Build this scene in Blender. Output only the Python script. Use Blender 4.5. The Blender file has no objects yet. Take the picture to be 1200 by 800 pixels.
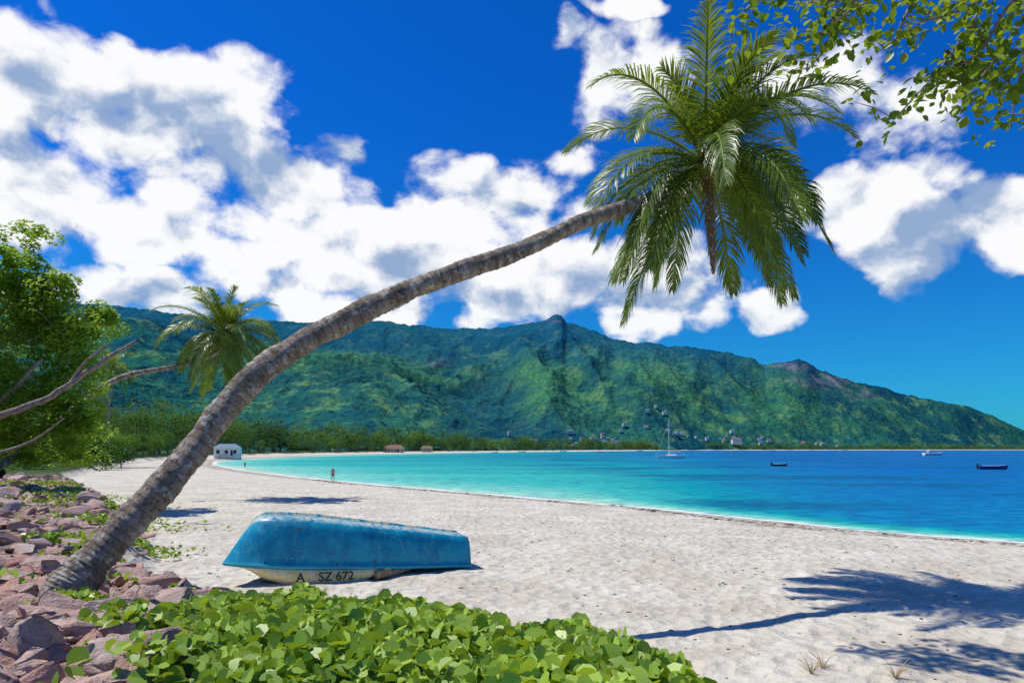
import bpy, bmesh, math, random
import numpy as np
from mathutils import Vector, Matrix
random.seed(7); RNG=np.random.default_rng(11)
scene=bpy.context.scene
EYE=3.2; SEA=-0.9
def P(bx,by,d):   # surveyed bearing (photo px) + true distance -> world point
    return np.array([(bx-600)/800*d, d, EYE+(526-by)/800*d])
# ------------------------------------------------ noise
def h2(i,j,s): 
    v=np.sin(i*127.1+j*311.7+s*74.7)*43758.5453
    return v-np.floor(v)
def vn(x,y,s=0):
    xi=np.floor(x); yi=np.floor(y); fx=x-xi; fy=y-yi
    fx=fx*fx*(3-2*fx); fy=fy*fy*(3-2*fy)
    a=h2(xi,yi,s);b=h2(xi+1,yi,s);c=h2(xi,yi+1,s);d=h2(xi+1,yi+1,s)
    return (a*(1-fx)+b*fx)*(1-fy)+(c*(1-fx)+d*fx)*fy
def fbm(x,y,o=4,s=0):
    r=0;a=.5;t=0
    for k in range(o):
        r=r+a*vn(x*2**k+k*17.3,y*2**k-k*9.1,s+k); t+=a; a*=.5
    return r/t
def ridg(x,y,o=5,s=0,g=.5):
    r=0;a=.5;t=0
    for k in range(o):
        n=1-np.abs(2*vn(x*2**k+k*7.3,y*2**k-k*3.1,s+k)-1)
        r=r+a*n*n; t+=a; a*=g
    return r/t
def sstep(a,b,x):
    t=np.clip((x-a)/(b-a),0,1); return t*t*(3-2*t)
def segdist(x,y,poly):
    best=np.full(x.shape,1e18)
    for (ax,ay),(bx,by) in zip(poly[:-1],poly[1:]):
        dx,dy=bx-ax,by-ay; t=np.clip(((x-ax)*dx+(y-ay)*dy)/(dx*dx+dy*dy),0,1)
        best=np.minimum(best,(x-ax-t*dx)**2+(y-ay-t*dy)**2)
    return np.sqrt(best)
def inpoly(x,y,poly):
    ins=np.zeros(x.shape,bool); n=len(poly)
    for i in range(n):
        ax,ay=poly[i];bx,by=poly[(i+1)%n]
        if ay==by: continue
        c=((ay>y)!=(by>y))&(x<(bx-ax)*(y-ay)/(by-ay)+ax); ins^=c
    return ins
SHORE=[(4000,-4000),(150,-150),(80,-40),(50,0),(35,15),(28,23),(22.4,29.8),(17.3,34.5),(11.2,45),(0,58.6),(-14,76),(-31,99),(-52,131),(-78,178),(-100,230),(-112,298),(-117,400),(-112,480),(-80,640),(0,937),(220,1450),(547,2187),(1500,2650),(2750,3400),(3300,3700),(3500,4300),(2500,6500)]
SEAPOLY=SHORE+[(9000,16000),(16000,0),(9000,-9000)]
BERM=[(60,-90),(20,-30),(6,-8),(2.6,0),(1.6,2.5),(1.06,4.2),(.42,5.6),(-.34,6.8),(-1.95,7.8),(-3.3,8.8),(-5.1,10.2),(-6.6,11.6),(-8.8,14),(-14,23.8),(-25,39),(-49,73),(-74,122),(-106,190),(-137,300),(-146,400),(-142,480),(-112,655),(-35,955),(190,1475),(500,2230),(1450,2720),(2700,3480),(3200,3900)]
BPOLY=BERM+[(3000,5000),(-9000,9000),(-9000,-9000),(60,-9000)]
def ground(x,y,detail=True):
    x=np.asarray(x,float);y=np.asarray(y,float)
    ds=segdist(x,y,SHORE)*np.where(inpoly(x,y,SEAPOLY),-1,1)
    db=segdist(x,y,BERM)*np.where(inpoly(x,y,BPOLY),1,-1)
    wob=(fbm(x*.25,y*.25,3,5)-.5)*np.clip(np.hypot(x,y)*.03,0,1.2)
    dsw=ds+wob
    sand=np.where(dsw>0, SEA+.9*(1-np.exp(-np.maximum(dsw,0)/8)), SEA+np.maximum(dsw*.06,-9))
    hb=np.interp(y,[0,5,6,9,14,24,40,100,300,1500],[1.68,1.60,1.46,1.10,1.0,1.0,.95,.9,1.0,2.0])
    rise=np.clip(db-2,0,8)*.09*sstep(10,16,y)*(1-sstep(26,50,y))
    m=sstep(-1.5,.15,db+ (fbm(x*.9,y*.9,3,2)-.5)*.5)
    z=sand*(1-m)+(hb+rise)*m
    if detail:
        r=np.hypot(x,y); f=1-sstep(60,160,r)
        z=z+f*(1-m)*sstep(.5,3,dsw)*((fbm(x*.5,y*.5,3,9)-.5)*.16+(fbm(x*2.6,y*2.6,3,4)-.5)*.10)
        z=z+f*m*(fbm(x*1.6,y*1.6,3,14)-.5)*.2
    return z,dsw,m,db
def gz(x,y): return float(ground(np.array([x]),np.array([y]))[0][0])
# ------------------------------------------------ mesh helpers
def link(o): scene.collection.objects.link(o); return o
def mesh_np(name,V,F,mats=(),attrs=None,smooth=False,mi=None,obj=True):
    V=np.asarray(V,np.float32);F=np.asarray(F,np.int32)
    me=bpy.data.meshes.new(name); me.vertices.add(len(V)); me.vertices.foreach_set('co',V.ravel())
    me.loops.add(F.size); me.loops.foreach_set('vertex_index',F.ravel())
    me.polygons.add(len(F)); me.polygons.foreach_set('loop_start',np.arange(len(F),dtype=np.int32)*F.shape[1])
    if smooth: me.polygons.foreach_set('use_smooth',np.ones(len(F),bool))
    for m in mats: me.materials.append(m)
    if mi is not None: me.polygons.foreach_set('material_index',np.asarray(mi,np.int32))
    me.update(calc_edges=True)
    for k,v in (attrs or {}).items():
        a=me.attributes.new(k,'FLOAT','POINT'); a.data.foreach_set('value',np.asarray(v,np.float32))
    o=bpy.data.objects.new(name,me); return link(o)
class MB:
    def __init__(s): s.v=[];s.f=[];s.m=[];s.t=[]
    def add(s,V,F,m=0,t=.5):
        n=len(s.v); s.v+= [tuple(map(float,p)) for p in V]; s.f+=[tuple(int(i)+n for i in f) for f in F]; s.m+=[m]*len(F)
        s.t+= list(t) if hasattr(t,'__len__') else [t]*len(V)
    def box(s,c,d,m=0,rz=0,taper=1):
        c=np.array(c);hx,hy,hz=[k/2 for k in d];V=[]
        for z in(-1,1):
            k=taper if z>0 else 1
            for x,y in((-1,-1),(1,-1),(1,1),(-1,1)):
                X,Y=x*hx*k,y*hy*k; V.append(c+[X*math.cos(rz)-Y*math.sin(rz),X*math.sin(rz)+Y*math.cos(rz),z*hz])
        s.add(V,[(0,3,2,1),(4,5,6,7),(0,1,5,4),(1,2,6,5),(2,3,7,6),(3,0,4,7)],m)
    def tube(s,pts,rad,n=8,m=0,t=.5,bump=None):
        pts=[np.array(p,float) for p in pts];V=[];F=[];up=np.array([0.02,.03,1.]);prev=None
        for i,p in enumerate(pts):
            T=pts[min(i+1,len(pts)-1)]-pts[max(i-1,0)];T/=np.linalg.norm(T)+1e-9
            if prev is None:
                ref=up if abs(T[2])<.9 else np.array([1.,0,0]); A=np.cross(T,ref)
            else: A=prev-T*np.dot(prev,T)
            A/=np.linalg.norm(A);prev=A;B=np.cross(T,A);r=rad[i] if hasattr(rad,'__len__') else rad
            for k in range(n):
                a=2*math.pi*k/n; rr=r*(1+(bump(i,a) if bump else 0)); V.append(p+rr*(math.cos(a)*A+math.sin(a)*B))
        for i in range(len(pts)-1):
            for k in range(n): F.append((i*n+k,i*n+(k+1)%n,(i+1)*n+(k+1)%n,(i+1)*n+k))
        F.append(tuple(range(n-1,-1,-1)));F.append(tuple(range((len(pts)-1)*n,len(pts)*n)))
        s.add(V,F,m,t)
    def ell(s,c,r,m=0,n=10):
        V=[];F=[]
        for i in range(n+1):
            a=math.pi*i/n
            for k in range(n): b=2*math.pi*k/n; V.append((c[0]+r[0]*math.sin(a)*math.cos(b),c[1]+r[1]*math.sin(a)*math.sin(b),c[2]+r[2]*math.cos(a)))
        for i in range(n):
            for k in range(n): F.append((i*n+k,(i+1)*n+k,(i+1)*n+(k+1)%n,i*n+(k+1)%n))
        s.add(V,F,m)
    def obj(s,name,mats,smooth=False,loc=None,rz=0):
        me=bpy.data.meshes.new(name);me.from_pydata(s.v,[],s.f)
        for m in mats: me.materials.append(m)
        me.polygons.foreach_set('material_index',s.m)
        if smooth: me.polygons.foreach_set('use_smooth',[True]*len(s.f))
        a=me.attributes.new('tint','FLOAT','POINT');a.data.foreach_set('value',s.t)
        me.update();o=link(bpy.data.objects.new(name,me))
        if loc is not None:o.location=[float(q) for q in loc]
        o.rotation_euler[2]=rz;return o
def spline(pts,n):
    pts=np.array(pts,float);m=len(pts);out=[]
    for q in np.linspace(0,m-1,n):
        i=min(int(q),m-2);t=q-i;p0=pts[max(i-1,0)];p1=pts[i];p2=pts[i+1];p3=pts[min(i+2,m-1)]
        out.append(.5*((2*p1)+(-p0+p2)*t+(2*p0-5*p1+4*p2-p3)*t*t+(-p0+3*p1-3*p2+p3)*t**3))
    return np.array(out)
# ------------------------------------------------ materials
class NT:
    def __init__(s,nt): s.nt=nt;s.L=nt.links
    def n(s,t,**k):
        a=s.nt.nodes.new(t)
        for q,v in k.items(): setattr(a,q,v)
        return a
    def put(s,sock,v):
        if isinstance(v,bpy.types.NodeSocket): s.L.new(v,sock)
        elif v is not None:
            if hasattr(v,'__len__') and len(v)==3 and len(getattr(sock,'default_value',(0,0,0)))==4: v=(*v,1)
            sock.default_value=v
    def M(s,op,a,b=None,c=None,clamp=False):
        m=s.n('ShaderNodeMath',operation=op,use_clamp=clamp)
        for i,v in enumerate((a,b,c)):
            if v is not None: s.put(m.inputs[i],v)
        return m.outputs[0]
    def V(s,op,a,b=None,c=None):
        m=s.n('ShaderNodeVectorMath',operation=op)
        for i,v in enumerate((a,b,c)):
            if v is not None: s.put(m.inputs[i],v)
        return m.outputs['Value'] if op in('DOT_PRODUCT','LENGTH') else m.outputs[0]
    def mix(s,f,a,b,bt='MIX'):
        m=s.n('ShaderNodeMix',data_type='RGBA',blend_type=bt); s.put(m.inputs[0],f);s.put(m.inputs[6],a);s.put(m.inputs[7],b);return m.outputs[2]
    def noise(s,vec,scale,det=4,rough=.55,dist=0):
        m=s.n('ShaderNodeTexNoise');s.put(m.inputs['Vector'],vec);s.put(m.inputs['Scale'],scale);s.put(m.inputs['Detail'],det);s.put(m.inputs['Roughness'],rough);s.put(m.inputs['Distortion'],dist);return m.outputs[0]
    def vor(s,vec,scale,feat='F1',out=0):
        m=s.n('ShaderNodeTexVoronoi',feature=feat);s.put(m.inputs['Vector'],vec);s.put(m.inputs['Scale'],scale);return m.outputs[out]
    def ss(s,x,a,b,lo=0.,hi=1.):
        m=s.n('ShaderNodeMapRange',interpolation_type='SMOOTHSTEP')
        for i,v in enumerate((x,a,b,lo,hi)): s.put(m.inputs[i],v)
        return m.outputs[0]
    def attr(s,name): return s.n('ShaderNodeAttribute',attribute_name=name).outputs['Fac']
    def bump(s,h,st=.5,d=.05,nrm=None):
        m=s.n('ShaderNodeBump');s.put(m.inputs['Height'],h);s.put(m.inputs['Strength'],st);s.put(m.inputs['Distance'],d)
        if nrm: s.put(m.inputs['Normal'],nrm)
        return m.outputs[0]
def newmat(name):
    m=bpy.data.materials.new(name);m.use_nodes=True;nt=m.node_tree;nt.nodes.clear();N=NT(nt)
    out=N.n('ShaderNodeOutputMaterial');return m,N,out
def pbr(N,out,col,rough=.6,nrm=None,spec=.3,metal=0):
    b=N.n('ShaderNodeBsdfPrincipled');N.put(b.inputs['Base Color'],col);N.put(b.inputs['Roughness'],rough)
    b.inputs['Specular IOR Level'].default_value=spec;b.inputs['Metallic'].default_value=metal
    if nrm: N.put(b.inputs['Normal'],nrm)
    if out: N.L.new(b.outputs[0],out.inputs[0])
    return b
def pos(N): return N.n('ShaderNodeNewGeometry').outputs['Position']
def simple(name,col,rough=.6,var=.15,scale=4,spec=.3,bump=0):
    m,N,o=newmat(name);tc=N.n('ShaderNodeTexCoord').outputs['Object'];n=N.noise(tc,scale,4)
    f=N.ss(n,.3,.7);c=N.mix(f,tuple(k*(1-var) for k in col),tuple(min(1,k*(1+var)) for k in col))
    pbr(N,o,c,rough,N.bump(n,bump,.02) if bump else None,spec);return m
def foliage(name,dark,light,trans=.35,rough=.5,gloss=.3,nscale=.6,tcol=(1.5,1.25,.5)):
    m,N,o=newmat(name);t=N.attr('tint');n=N.noise(pos(N),nscale,1)
    f=N.M('ADD',N.M('MULTIPLY',t,.7),N.M('MULTIPLY',N.ss(n,.3,.7),.3))
    c=N.mix(f,dark,light)
    b=pbr(N,None,c,rough,None,gloss);tr=N.n('ShaderNodeBsdfTranslucent')
    N.put(tr.inputs[0],N.mix(1.,c,tcol,'MULTIPLY'))
    x=N.n('ShaderNodeMixShader');x.inputs[0].default_value=trans;N.L.new(b.outputs[0],x.inputs[1]);N.L.new(tr.outputs[0],x.inputs[2]);N.L.new(x.outputs[0],o.inputs[0]);return m
def mat_ground():
    m,N,o=newmat('sand_and_soil');p=pos(N);sh=N.attr('shore');bm=N.attr('berm')
    n1=N.noise(p,.35,3);n2=N.noise(p,6,4,.7);n3=N.noise(p,60,2,.7);n4=N.noise(p,1.7,3,.65)
    c=N.mix(N.ss(n1,.32,.66),(.52,.465,.365),(.66,.615,.515))
    c=N.mix(N.ss(n4,.42,.66,0,.6),c,(.45,.39,.30))
    c=N.mix(N.ss(n2,.5,.75,0,.5),c,(.39,.335,.26))
    c=N.mix(N.ss(n3,.35,.8,0,.35),c,(.80,.76,.66))
    sp=N.vor(p,9,'F1',0);c=N.mix(N.M('MULTIPLY',N.ss(sp,.05,.12,1,0),N.ss(n4,.52,.60)),c,(.16,.12,.09))
    shn=N.M('ADD',sh,N.M('MULTIPLY',N.M('SUBTRACT',n1,.5),4.))
    wr=N.M('MULTIPLY',N.M('MULTIPLY',N.ss(shn,2.2,3.),N.ss(shn,4.2,6.5,1,0)),N.ss(n4,.40,.54))
    c=N.mix(N.M('MULTIPLY',wr,.8),c,(.20,.15,.10))
    wet=N.ss(N.M('ADD',sh,N.M('MULTIPLY',N.M('SUBTRACT',n1,.5),2.)),.8,3.2,1,0)
    c=N.mix(N.M('MULTIPLY',wet,.85),c,(.36,.29,.20))
    foam=N.M('MULTIPLY',N.ss(N.M('ADD',sh,N.M('MULTIPLY',N.M('SUBTRACT',n4,.5),1.)),.0,.25),N.ss(sh,.3,.6,1,0))
    c=N.mix(N.M('MULTIPLY',foam,.6),c,(.85,.88,.88))
    soil=N.mix(N.ss(n2,.35,.65),(.15,.10,.07),(.38,.27,.21))
    far=N.ss(N.V('LENGTH',p),45.,90.);soil=N.mix(far,soil,(.04,.08,.02))
    bmn=N.ss(N.M('ADD',bm,N.M('MULTIPLY',N.M('SUBTRACT',n4,.5),.8)),.35,.8)
    c=N.mix(bmn,c,soil)
    foot=N.vor(p,3.2,'F1',0);h=N.M('ADD',N.M('MULTIPLY',n2,.6),N.M('ADD',N.M('MULTIPLY',foot,.9),N.M('MULTIPLY',n3,.12)))
    pbr(N,o,c,.95,N.bump(h,.9,.13),.1);return m
def mat_water():
    m,N,o=newmat('sea_water');p=pos(N);d=N.attr('depth')
    big=N.noise(N.V('MULTIPLY',p,(.25,1,1)),.02,3);pat=N.noise(N.V('MULTIPLY',p,(.4,1,1)),.055,4,.6)
    dn=N.M('ADD',d,N.M('MULTIPLY',N.M('SUBTRACT',big,.5),.35))
    r=N.n('ShaderNodeValToRGB');N.L.new(dn,r.inputs[0]);e=r.color_ramp.elements
    e[0].position=0;e[0].color=(.36,.54,.42,1);e[1].position=1;e[1].color=(.0,.105,.34,1)
    for q,c in((.06,(.16,.48,.42,1)),(.17,(.03,.37,.35,1)),(.38,(.0,.25,.31,1)),(.62,(.0,.165,.33,1))):
        x=e.new(q);x.color=c
    c=N.mix(N.M('MULTIPLY',N.ss(pat,.47,.58,0,.75),N.ss(d,.12,.4)),r.outputs[0],(.0,.085,.20))
    w1=N.noise(N.V('MULTIPLY',p,(.45,1,1)),1.3,4,.65);w2=N.noise(N.V('MULTIPLY',p,(.5,1,1)),.16,3,.6)
    h=N.M('ADD',w1,N.M('MULTIPLY',w2,3.))
    c=N.mix(N.ss(w1,.44,.60,0,.75),c,N.mix(1.,c,(1.9,1.65,1.4),'MULTIPLY'))
    c=N.mix(N.ss(w1,.34,.46,.35,0),c,N.mix(1.,c,(.5,.6,.7),'MULTIPLY'))
    fo=N.M('MULTIPLY',N.ss(d,.006,.018,1,0),N.ss(w1,.35,.5));c=N.mix(fo,c,(.8,.85,.85))
    nr=N.bump(h,.9,.5);di=N.n('ShaderNodeBsdfDiffuse');N.put(di.inputs[0],c);N.put(di.inputs['Normal'],nr)
    gl=N.n('ShaderNodeBsdfGlossy');gl.inputs['Roughness'].default_value=.12;N.put(gl.inputs['Normal'],nr)
    fr=N.n('ShaderNodeFresnel');fr.inputs[0].default_value=1.33;N.put(fr.inputs['Normal'],nr)
    x=N.n('ShaderNodeMixShader');N.put(x.inputs[0],N.M('MINIMUM',N.M('MULTIPLY',fr.outputs[0],.55),.22))
    N.L.new(di.outputs[0],x.inputs[1]);N.L.new(gl.outputs[0],x.inputs[2]);N.L.new(x.outputs[0],o.inputs[0]);return m
def mat_mtn():
    m,N,o=newmat('forested_mountain');p=pos(N);rk=N.attr('rock');gl=N.attr('lush');gu=N.attr('gully')
    hz=N.n('ShaderNodeSeparateXYZ');N.L.new(p,hz.inputs[0])
    n1=N.noise(p,.0026,4,.6);n2=N.noise(p,.011,4,.65);n3=N.noise(p,.06,3,.7)
    c=N.mix(N.ss(n1,.40,.60),(.006,.055,.034),(.030,.15,.022))
    c=N.mix(N.M('MULTIPLY',gl,N.ss(n1,.38,.58,.3,.9)),c,(.09,.27,.022))
    c=N.mix(N.ss(n2,.52,.64,0,.85),c,(.15,.30,.035))
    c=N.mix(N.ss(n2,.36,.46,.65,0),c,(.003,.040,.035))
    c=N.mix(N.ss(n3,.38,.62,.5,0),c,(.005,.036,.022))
    c=N.mix(N.M('MULTIPLY',gu,.8),c,(.004,.042,.045))   # ravine shade put in as a darker forest colour
    hi=N.ss(hz.outputs[2],230.,560.,0,.7);c=N.mix(hi,c,(.006,.070,.12))  # haze on the upper slopes, mixed into the colour as blue
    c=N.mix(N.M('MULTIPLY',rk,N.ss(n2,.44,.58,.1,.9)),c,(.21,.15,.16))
    c=N.mix(.16,c,(.02,.20,.46))  # even blue tint over everything: distance haze painted into the colour
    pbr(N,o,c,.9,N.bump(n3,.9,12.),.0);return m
def mat_bark():
    m,N,o=newmat('palm_bark');p=pos(N);n1=N.noise(p,2.2,4,.6);n2=N.noise(p,16,5,.7);n3=N.noise(p,5,4,.65)
    c=N.mix(N.ss(n1,.35,.65),(.25,.195,.145),(.42,.35,.27));c=N.mix(N.ss(n3,.53,.60,0,.85),c,(.62,.57,.48))
    c=N.mix(N.ss(n2,.52,.68,0,.85),c,(.07,.05,.035));c=N.mix(N.ss(n3,.34,.42,.7,0),c,(.11,.08,.055))
    t=N.attr('tint');c=N.mix(N.M('MULTIPLY',t,N.ss(n2,.35,.6,.85,.25)),c,(.075,.055,.04))
    pbr(N,o,c,.9,N.bump(N.M('ADD',n2,n3),1.,.06),.15);return m
def mat_rock(name='rock',a=(.40,.27,.22),b=(.66,.50,.42)):
    m,N,o=newmat(name);p=pos(N);t=N.attr('tint');n1=N.noise(p,3,4,.65);n2=N.noise(p,22,4,.7)
    c=N.mix(N.ss(n1,.3,.7),a,b);c=N.mix(N.M('MULTIPLY',t,.7),c,(.52,.25,.19));c=N.mix(N.ss(n2,.52,.75,0,.7),c,(.15,.11,.09))
    c=N.mix(N.ss(N.noise(p,1.1,2),.50,.62,0,.4),c,(.44,.40,.37))
    pbr(N,o,c,.9,N.bump(N.M('ADD',n1,n2),.9,.06),.15);return m
def mat_boat():
    m,N,o=newmat('worn_blue_paint');tc=N.n('ShaderNodeTexCoord').outputs['Object']
    st=N.V('MULTIPLY',tc,(1,1,.35));n1=N.noise(tc,1.6,5,.6);n2=N.noise(st,7,6,.7);n3=N.noise(N.V('MULTIPLY',tc,(.25,2,2)),9,5,.7)
    c=N.mix(N.ss(n1,.35,.65),(.0,.18,.32),(.005,.30,.44));c=N.mix(N.ss(n2,.5,.72,0,.6),c,(.03,.44,.52))
    c=N.mix(N.ss(n3,.62,.70,0,.65),c,(.33,.45,.45))
    keel=N.attr('tint')
    c=N.mix(N.M('MULTIPLY',N.M('MULTIPLY',N.ss(keel,.66,.8),N.ss(n2,.42,.55)),.85),c,(.56,.55,.38))
    c=N.mix(N.M('MULTIPLY',N.ss(keel,.02,.10,1,0),.8),c,(.03,.42,.48))
    c=N.mix(N.M('MULTIPLY',N.ss(N.noise(tc,3.3,5,.7),.63,.67),.85),c,(.12,.07,.045))
    pbr(N,o,c,N.ss(n2,.3,.7,.28,.55),N.bump(n2,.25,.02),.5);return m
G=mat_ground();W=mat_water();MT=mat_mtn();BK=mat_bark();RK=mat_rock();BP=mat_boat()
white=simple('white_paint',(.75,.75,.73),.4);dark=simple('dark_glass',(.03,.04,.05),.2)
# ------------------------------------------------ ground + sea
def polar(rs,az):
    R,A=np.meshgrid(rs,az,indexing='ij');nr,na=R.shape
    idx=np.arange(nr*na).reshape(nr,na)
    F=np.stack([idx[:-1,:-1],idx[1:,:-1],idx[1:,1:],idx[:-1,1:]],-1).reshape(-1,4)[:, ::-1]
    return (R*np.sin(A)).ravel(),(R*np.cos(A)).ravel(),F
az=np.concatenate([np.linspace(-180,-52,50)[:-1],np.linspace(-52,52,600),np.linspace(52,180,50)[1:]])*math.pi/180
rs=np.concatenate([[.02],np.geomspace(.5,2.5,12)[:-1],np.geomspace(2.5,60,310)[:-1],np.geomspace(60,9000,150)])
x,y,F=polar(rs,az);z,ds,m,db=ground(x,y)
mesh_np('ground',np.stack([x,y,z],1),F,[G],{'shore':ds,'berm':m},True)
az2=np.concatenate([np.linspace(-180,-52,40)[:-1],np.linspace(-52,60,420),np.linspace(60,180,40)[1:]])*math.pi/180
rs=np.concatenate([np.geomspace(12,200,150)[:-1],np.geomspace(200,60000,150)])
x,y,F=polar(rs,az2)
_,dw,_,_=ground(x,y)
dep=(1-np.exp(-np.maximum(-dw,0)/260))*.72 + sstep(.05,.6,x/np.maximum(y,1))*.62*sstep(0,6,-dw)+ .18*sstep(300,3000,np.hypot(x,y))+ .13*(1-np.exp(-np.maximum(-dw,0)/10))
F=F[np.min(dw[F],axis=1)<3]
mesh_np('sea',np.stack([x,y,np.full_like(x,SEA+.012)],1),F,[W],{'depth':np.where(dw<0,np.clip(dep,0.0,1),0)},True)
# ------------------------------------------------ mountain
cpx=[-700,-400,-100,130,180,230,290,350,400,440,480,520,560,600,625,640,647,652,658,664,680,700,720,745,760,790,820,850,880,890,897,915,935,945,960,980,1000,1030,1060,1100,1130,1165,1190,1215,1260,1300]
cpy=[420,385,352,357,363,371,374,378,377,375,381,385,386,383,378,376,371,368,370,378,382,389,397,403,402,406,408,413,419,425,428,424,421,424,434,440,447,452,462,470,475,488,500,511,521,526]
def Yc(px): return np.interp(px,[-700,-400,200,650,900,1200,1300],[2400,2600,3000,3300,3300,3650,3850])
def Yf(px): return np.interp(px,[-700,-400,100,345,583,800,1000,1200,1300],[600,650,720,800,1150,2230,2700,3430,3800])
def mheight(px,t,gl=False):
    yc=Yc(px);yf=Yf(px);D=yf+(yc-yf)*t;X=(px-600)/800*D
    H=EYE+(526-np.interp(px,cpx,cpy))/800*yc
    g=np.where(t<=1,.16*t+.84*np.clip(t,0,1)**1.8,1-(t-1)*1.6)
    env=np.clip(3.2*t*(1-t)*(.6+.8*t),0,1)**.8
    wx=(fbm(X/700,D/700,3,31)-.5)*420
    r=ridg((X+.35*D+wx)/760,(D-.2*X+wx)/1900,3,3,.42)-.40
    r2=ridg((X-.3*D+wx)/240+3,D/480,3,8)-.45
    z=2.2+(H-2.2)*g+env*H*(.66*r+.12*r2)
    z=z+(fbm(X/38,D/50,3,6)-.5)*15*np.clip(t*5,0,1)*np.clip(H/300,.1,1)
    cap=EYE+(H-EYE)*D/yc*(.93+.07*np.clip((t-.8)*5,0,1))-2
    k=18.; z=np.where(t<.995,np.where(z>cap-k,np.where(z<cap+k,z-(z-cap+k)**2/(4*k),cap),z),z)
    z=z+np.where(t<1.01,(fbm(X/14,D/25,2,77)-.5)*9*np.clip(H/250,0,1),0)
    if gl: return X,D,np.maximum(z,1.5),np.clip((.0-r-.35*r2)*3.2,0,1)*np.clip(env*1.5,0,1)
    return X,D,np.maximum(z,1.5)
pxs=np.linspace(-700,1300,1200);ts=np.concatenate([np.linspace(0,1.0,300),np.linspace(1.03,1.6,12)])
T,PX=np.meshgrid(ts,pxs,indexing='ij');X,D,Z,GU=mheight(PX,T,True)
BY=526-(Z-EYE)/D*800
def blob(cx,cy,rx,ry): return np.exp(-(((PX-cx)/rx)**2+((BY-cy)/ry)**2))
rock=np.clip(blob(970,446,34,8)+blob(930,428,20,6)+.9*blob(520,425,14,5)+.6*blob(652,375,9,4)+.5*blob(1010,462,22,7)+.4*blob(600,448,16,5),0,1)
lush=np.clip(blob(640,450,200,42)+blob(420,430,120,34)+.8*blob(820,455,120,28)+.4*blob(980,490,110,18),0,1)
idx=np.arange(T.size).reshape(T.shape);F=np.stack([idx[:-1,:-1],idx[:-1,1:],idx[1:,1:],idx[1:,:-1]],-1).reshape(-1,4)
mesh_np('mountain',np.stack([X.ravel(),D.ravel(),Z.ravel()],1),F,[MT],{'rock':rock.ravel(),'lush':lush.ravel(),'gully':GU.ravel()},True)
# ------------------------------------------------ leaves generator
def leafquads(C,size,rng,up=.5,aspect=.55,outv=None):
    n=len(C);Nn=rng.normal(size=(n,3))
    Nn/=np.linalg.norm(Nn,axis=1)[:,None];Nn[:,2]=np.abs(Nn[:,2])
    Nn=Nn+np.array([-up*.45,-up*.3,up]); 
    if outv is not None: Nn=Nn+outv*.6
    Nn/=np.linalg.norm(Nn,axis=1)[:,None]
    A=np.cross(Nn,rng.normal(size=(n,3)));A/=np.linalg.norm(A,axis=1)[:,None];B=np.cross(Nn,A)
    s=(size*rng.uniform(.6,1.3,n))[:,None]
    V=np.stack([C-A*s*.5,C+B*s*.5*aspect-A*s*.05,C+A*s*.5-Nn*s*.12,C-B*s*.5*aspect-A*s*.05],1).reshape(-1,3)
    return V,np.arange(4*n).reshape(n,4)
def clumps(center,rad,n,per,cr,rng,shell=.5,surf=.15):
    u=rng.normal(size=(n,3));u/=np.linalg.norm(u,axis=1)[:,None];rr=rng.uniform(shell,1,n)[:,None]
    cc=np.array(center)+u*rr*np.array(rad);k=cr*rng.uniform(.6,1.35,n)
    tn=rng.uniform(0,1,n)
    w=rng.normal(size=(n,per,3));w/=np.linalg.norm(w,axis=2)[:,:,None]
    r=rng.uniform(surf,1,(n,per,1))**.5
    C=(cc[:,None,:]+w*r*k[:,None,None]*np.array([1.15,1.15,.75])).reshape(-1,3)
    tint=np.clip(np.repeat(tn,per)*.6+rng.uniform(0,.4,n*per),0,1)
    return C,tint,w.reshape(-1,3),cc
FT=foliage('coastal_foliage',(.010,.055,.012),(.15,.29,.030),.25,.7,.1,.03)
wood=simple('grey_branch_wood',(.27,.22,.18),.9,.35,6,.1,.6)
rng=np.random.default_rng(5);VV=[];TT=[]
pl=np.array(BERM[15:]);seg=np.linalg.norm(np.diff(pl,axis=0),axis=1);cum=np.concatenate([[0],np.cumsum(seg)])
tr=MB()
def addtree(x,y,h,z0,det):
    w=h*rng.uniform(.34,.52);nc=int(10+rng.integers(0,5));tt=rng.uniform(-.35,.3)
    C,t,o,cc=clumps((x,y,z0+h*.50),(w*.85,w*.85,h*.42),nc,det,h*.20,rng,.4,.5)
    sz=max(.30,h*.9/math.sqrt(det)*.36)
    hh=np.clip((C[:,2]-z0)/h,0,1)   # leaves get lighter towards the tree top
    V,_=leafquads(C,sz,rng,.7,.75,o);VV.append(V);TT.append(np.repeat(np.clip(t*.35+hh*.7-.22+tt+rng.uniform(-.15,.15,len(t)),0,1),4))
    tr.tube([(x,y,z0-.5),(x+rng.uniform(-.6,.6),y,z0+h*.3),(x+rng.uniform(-1,1),y,z0+h*.65)],[h*.02,h*.016,h*.008],5,0)
s=30.
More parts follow.
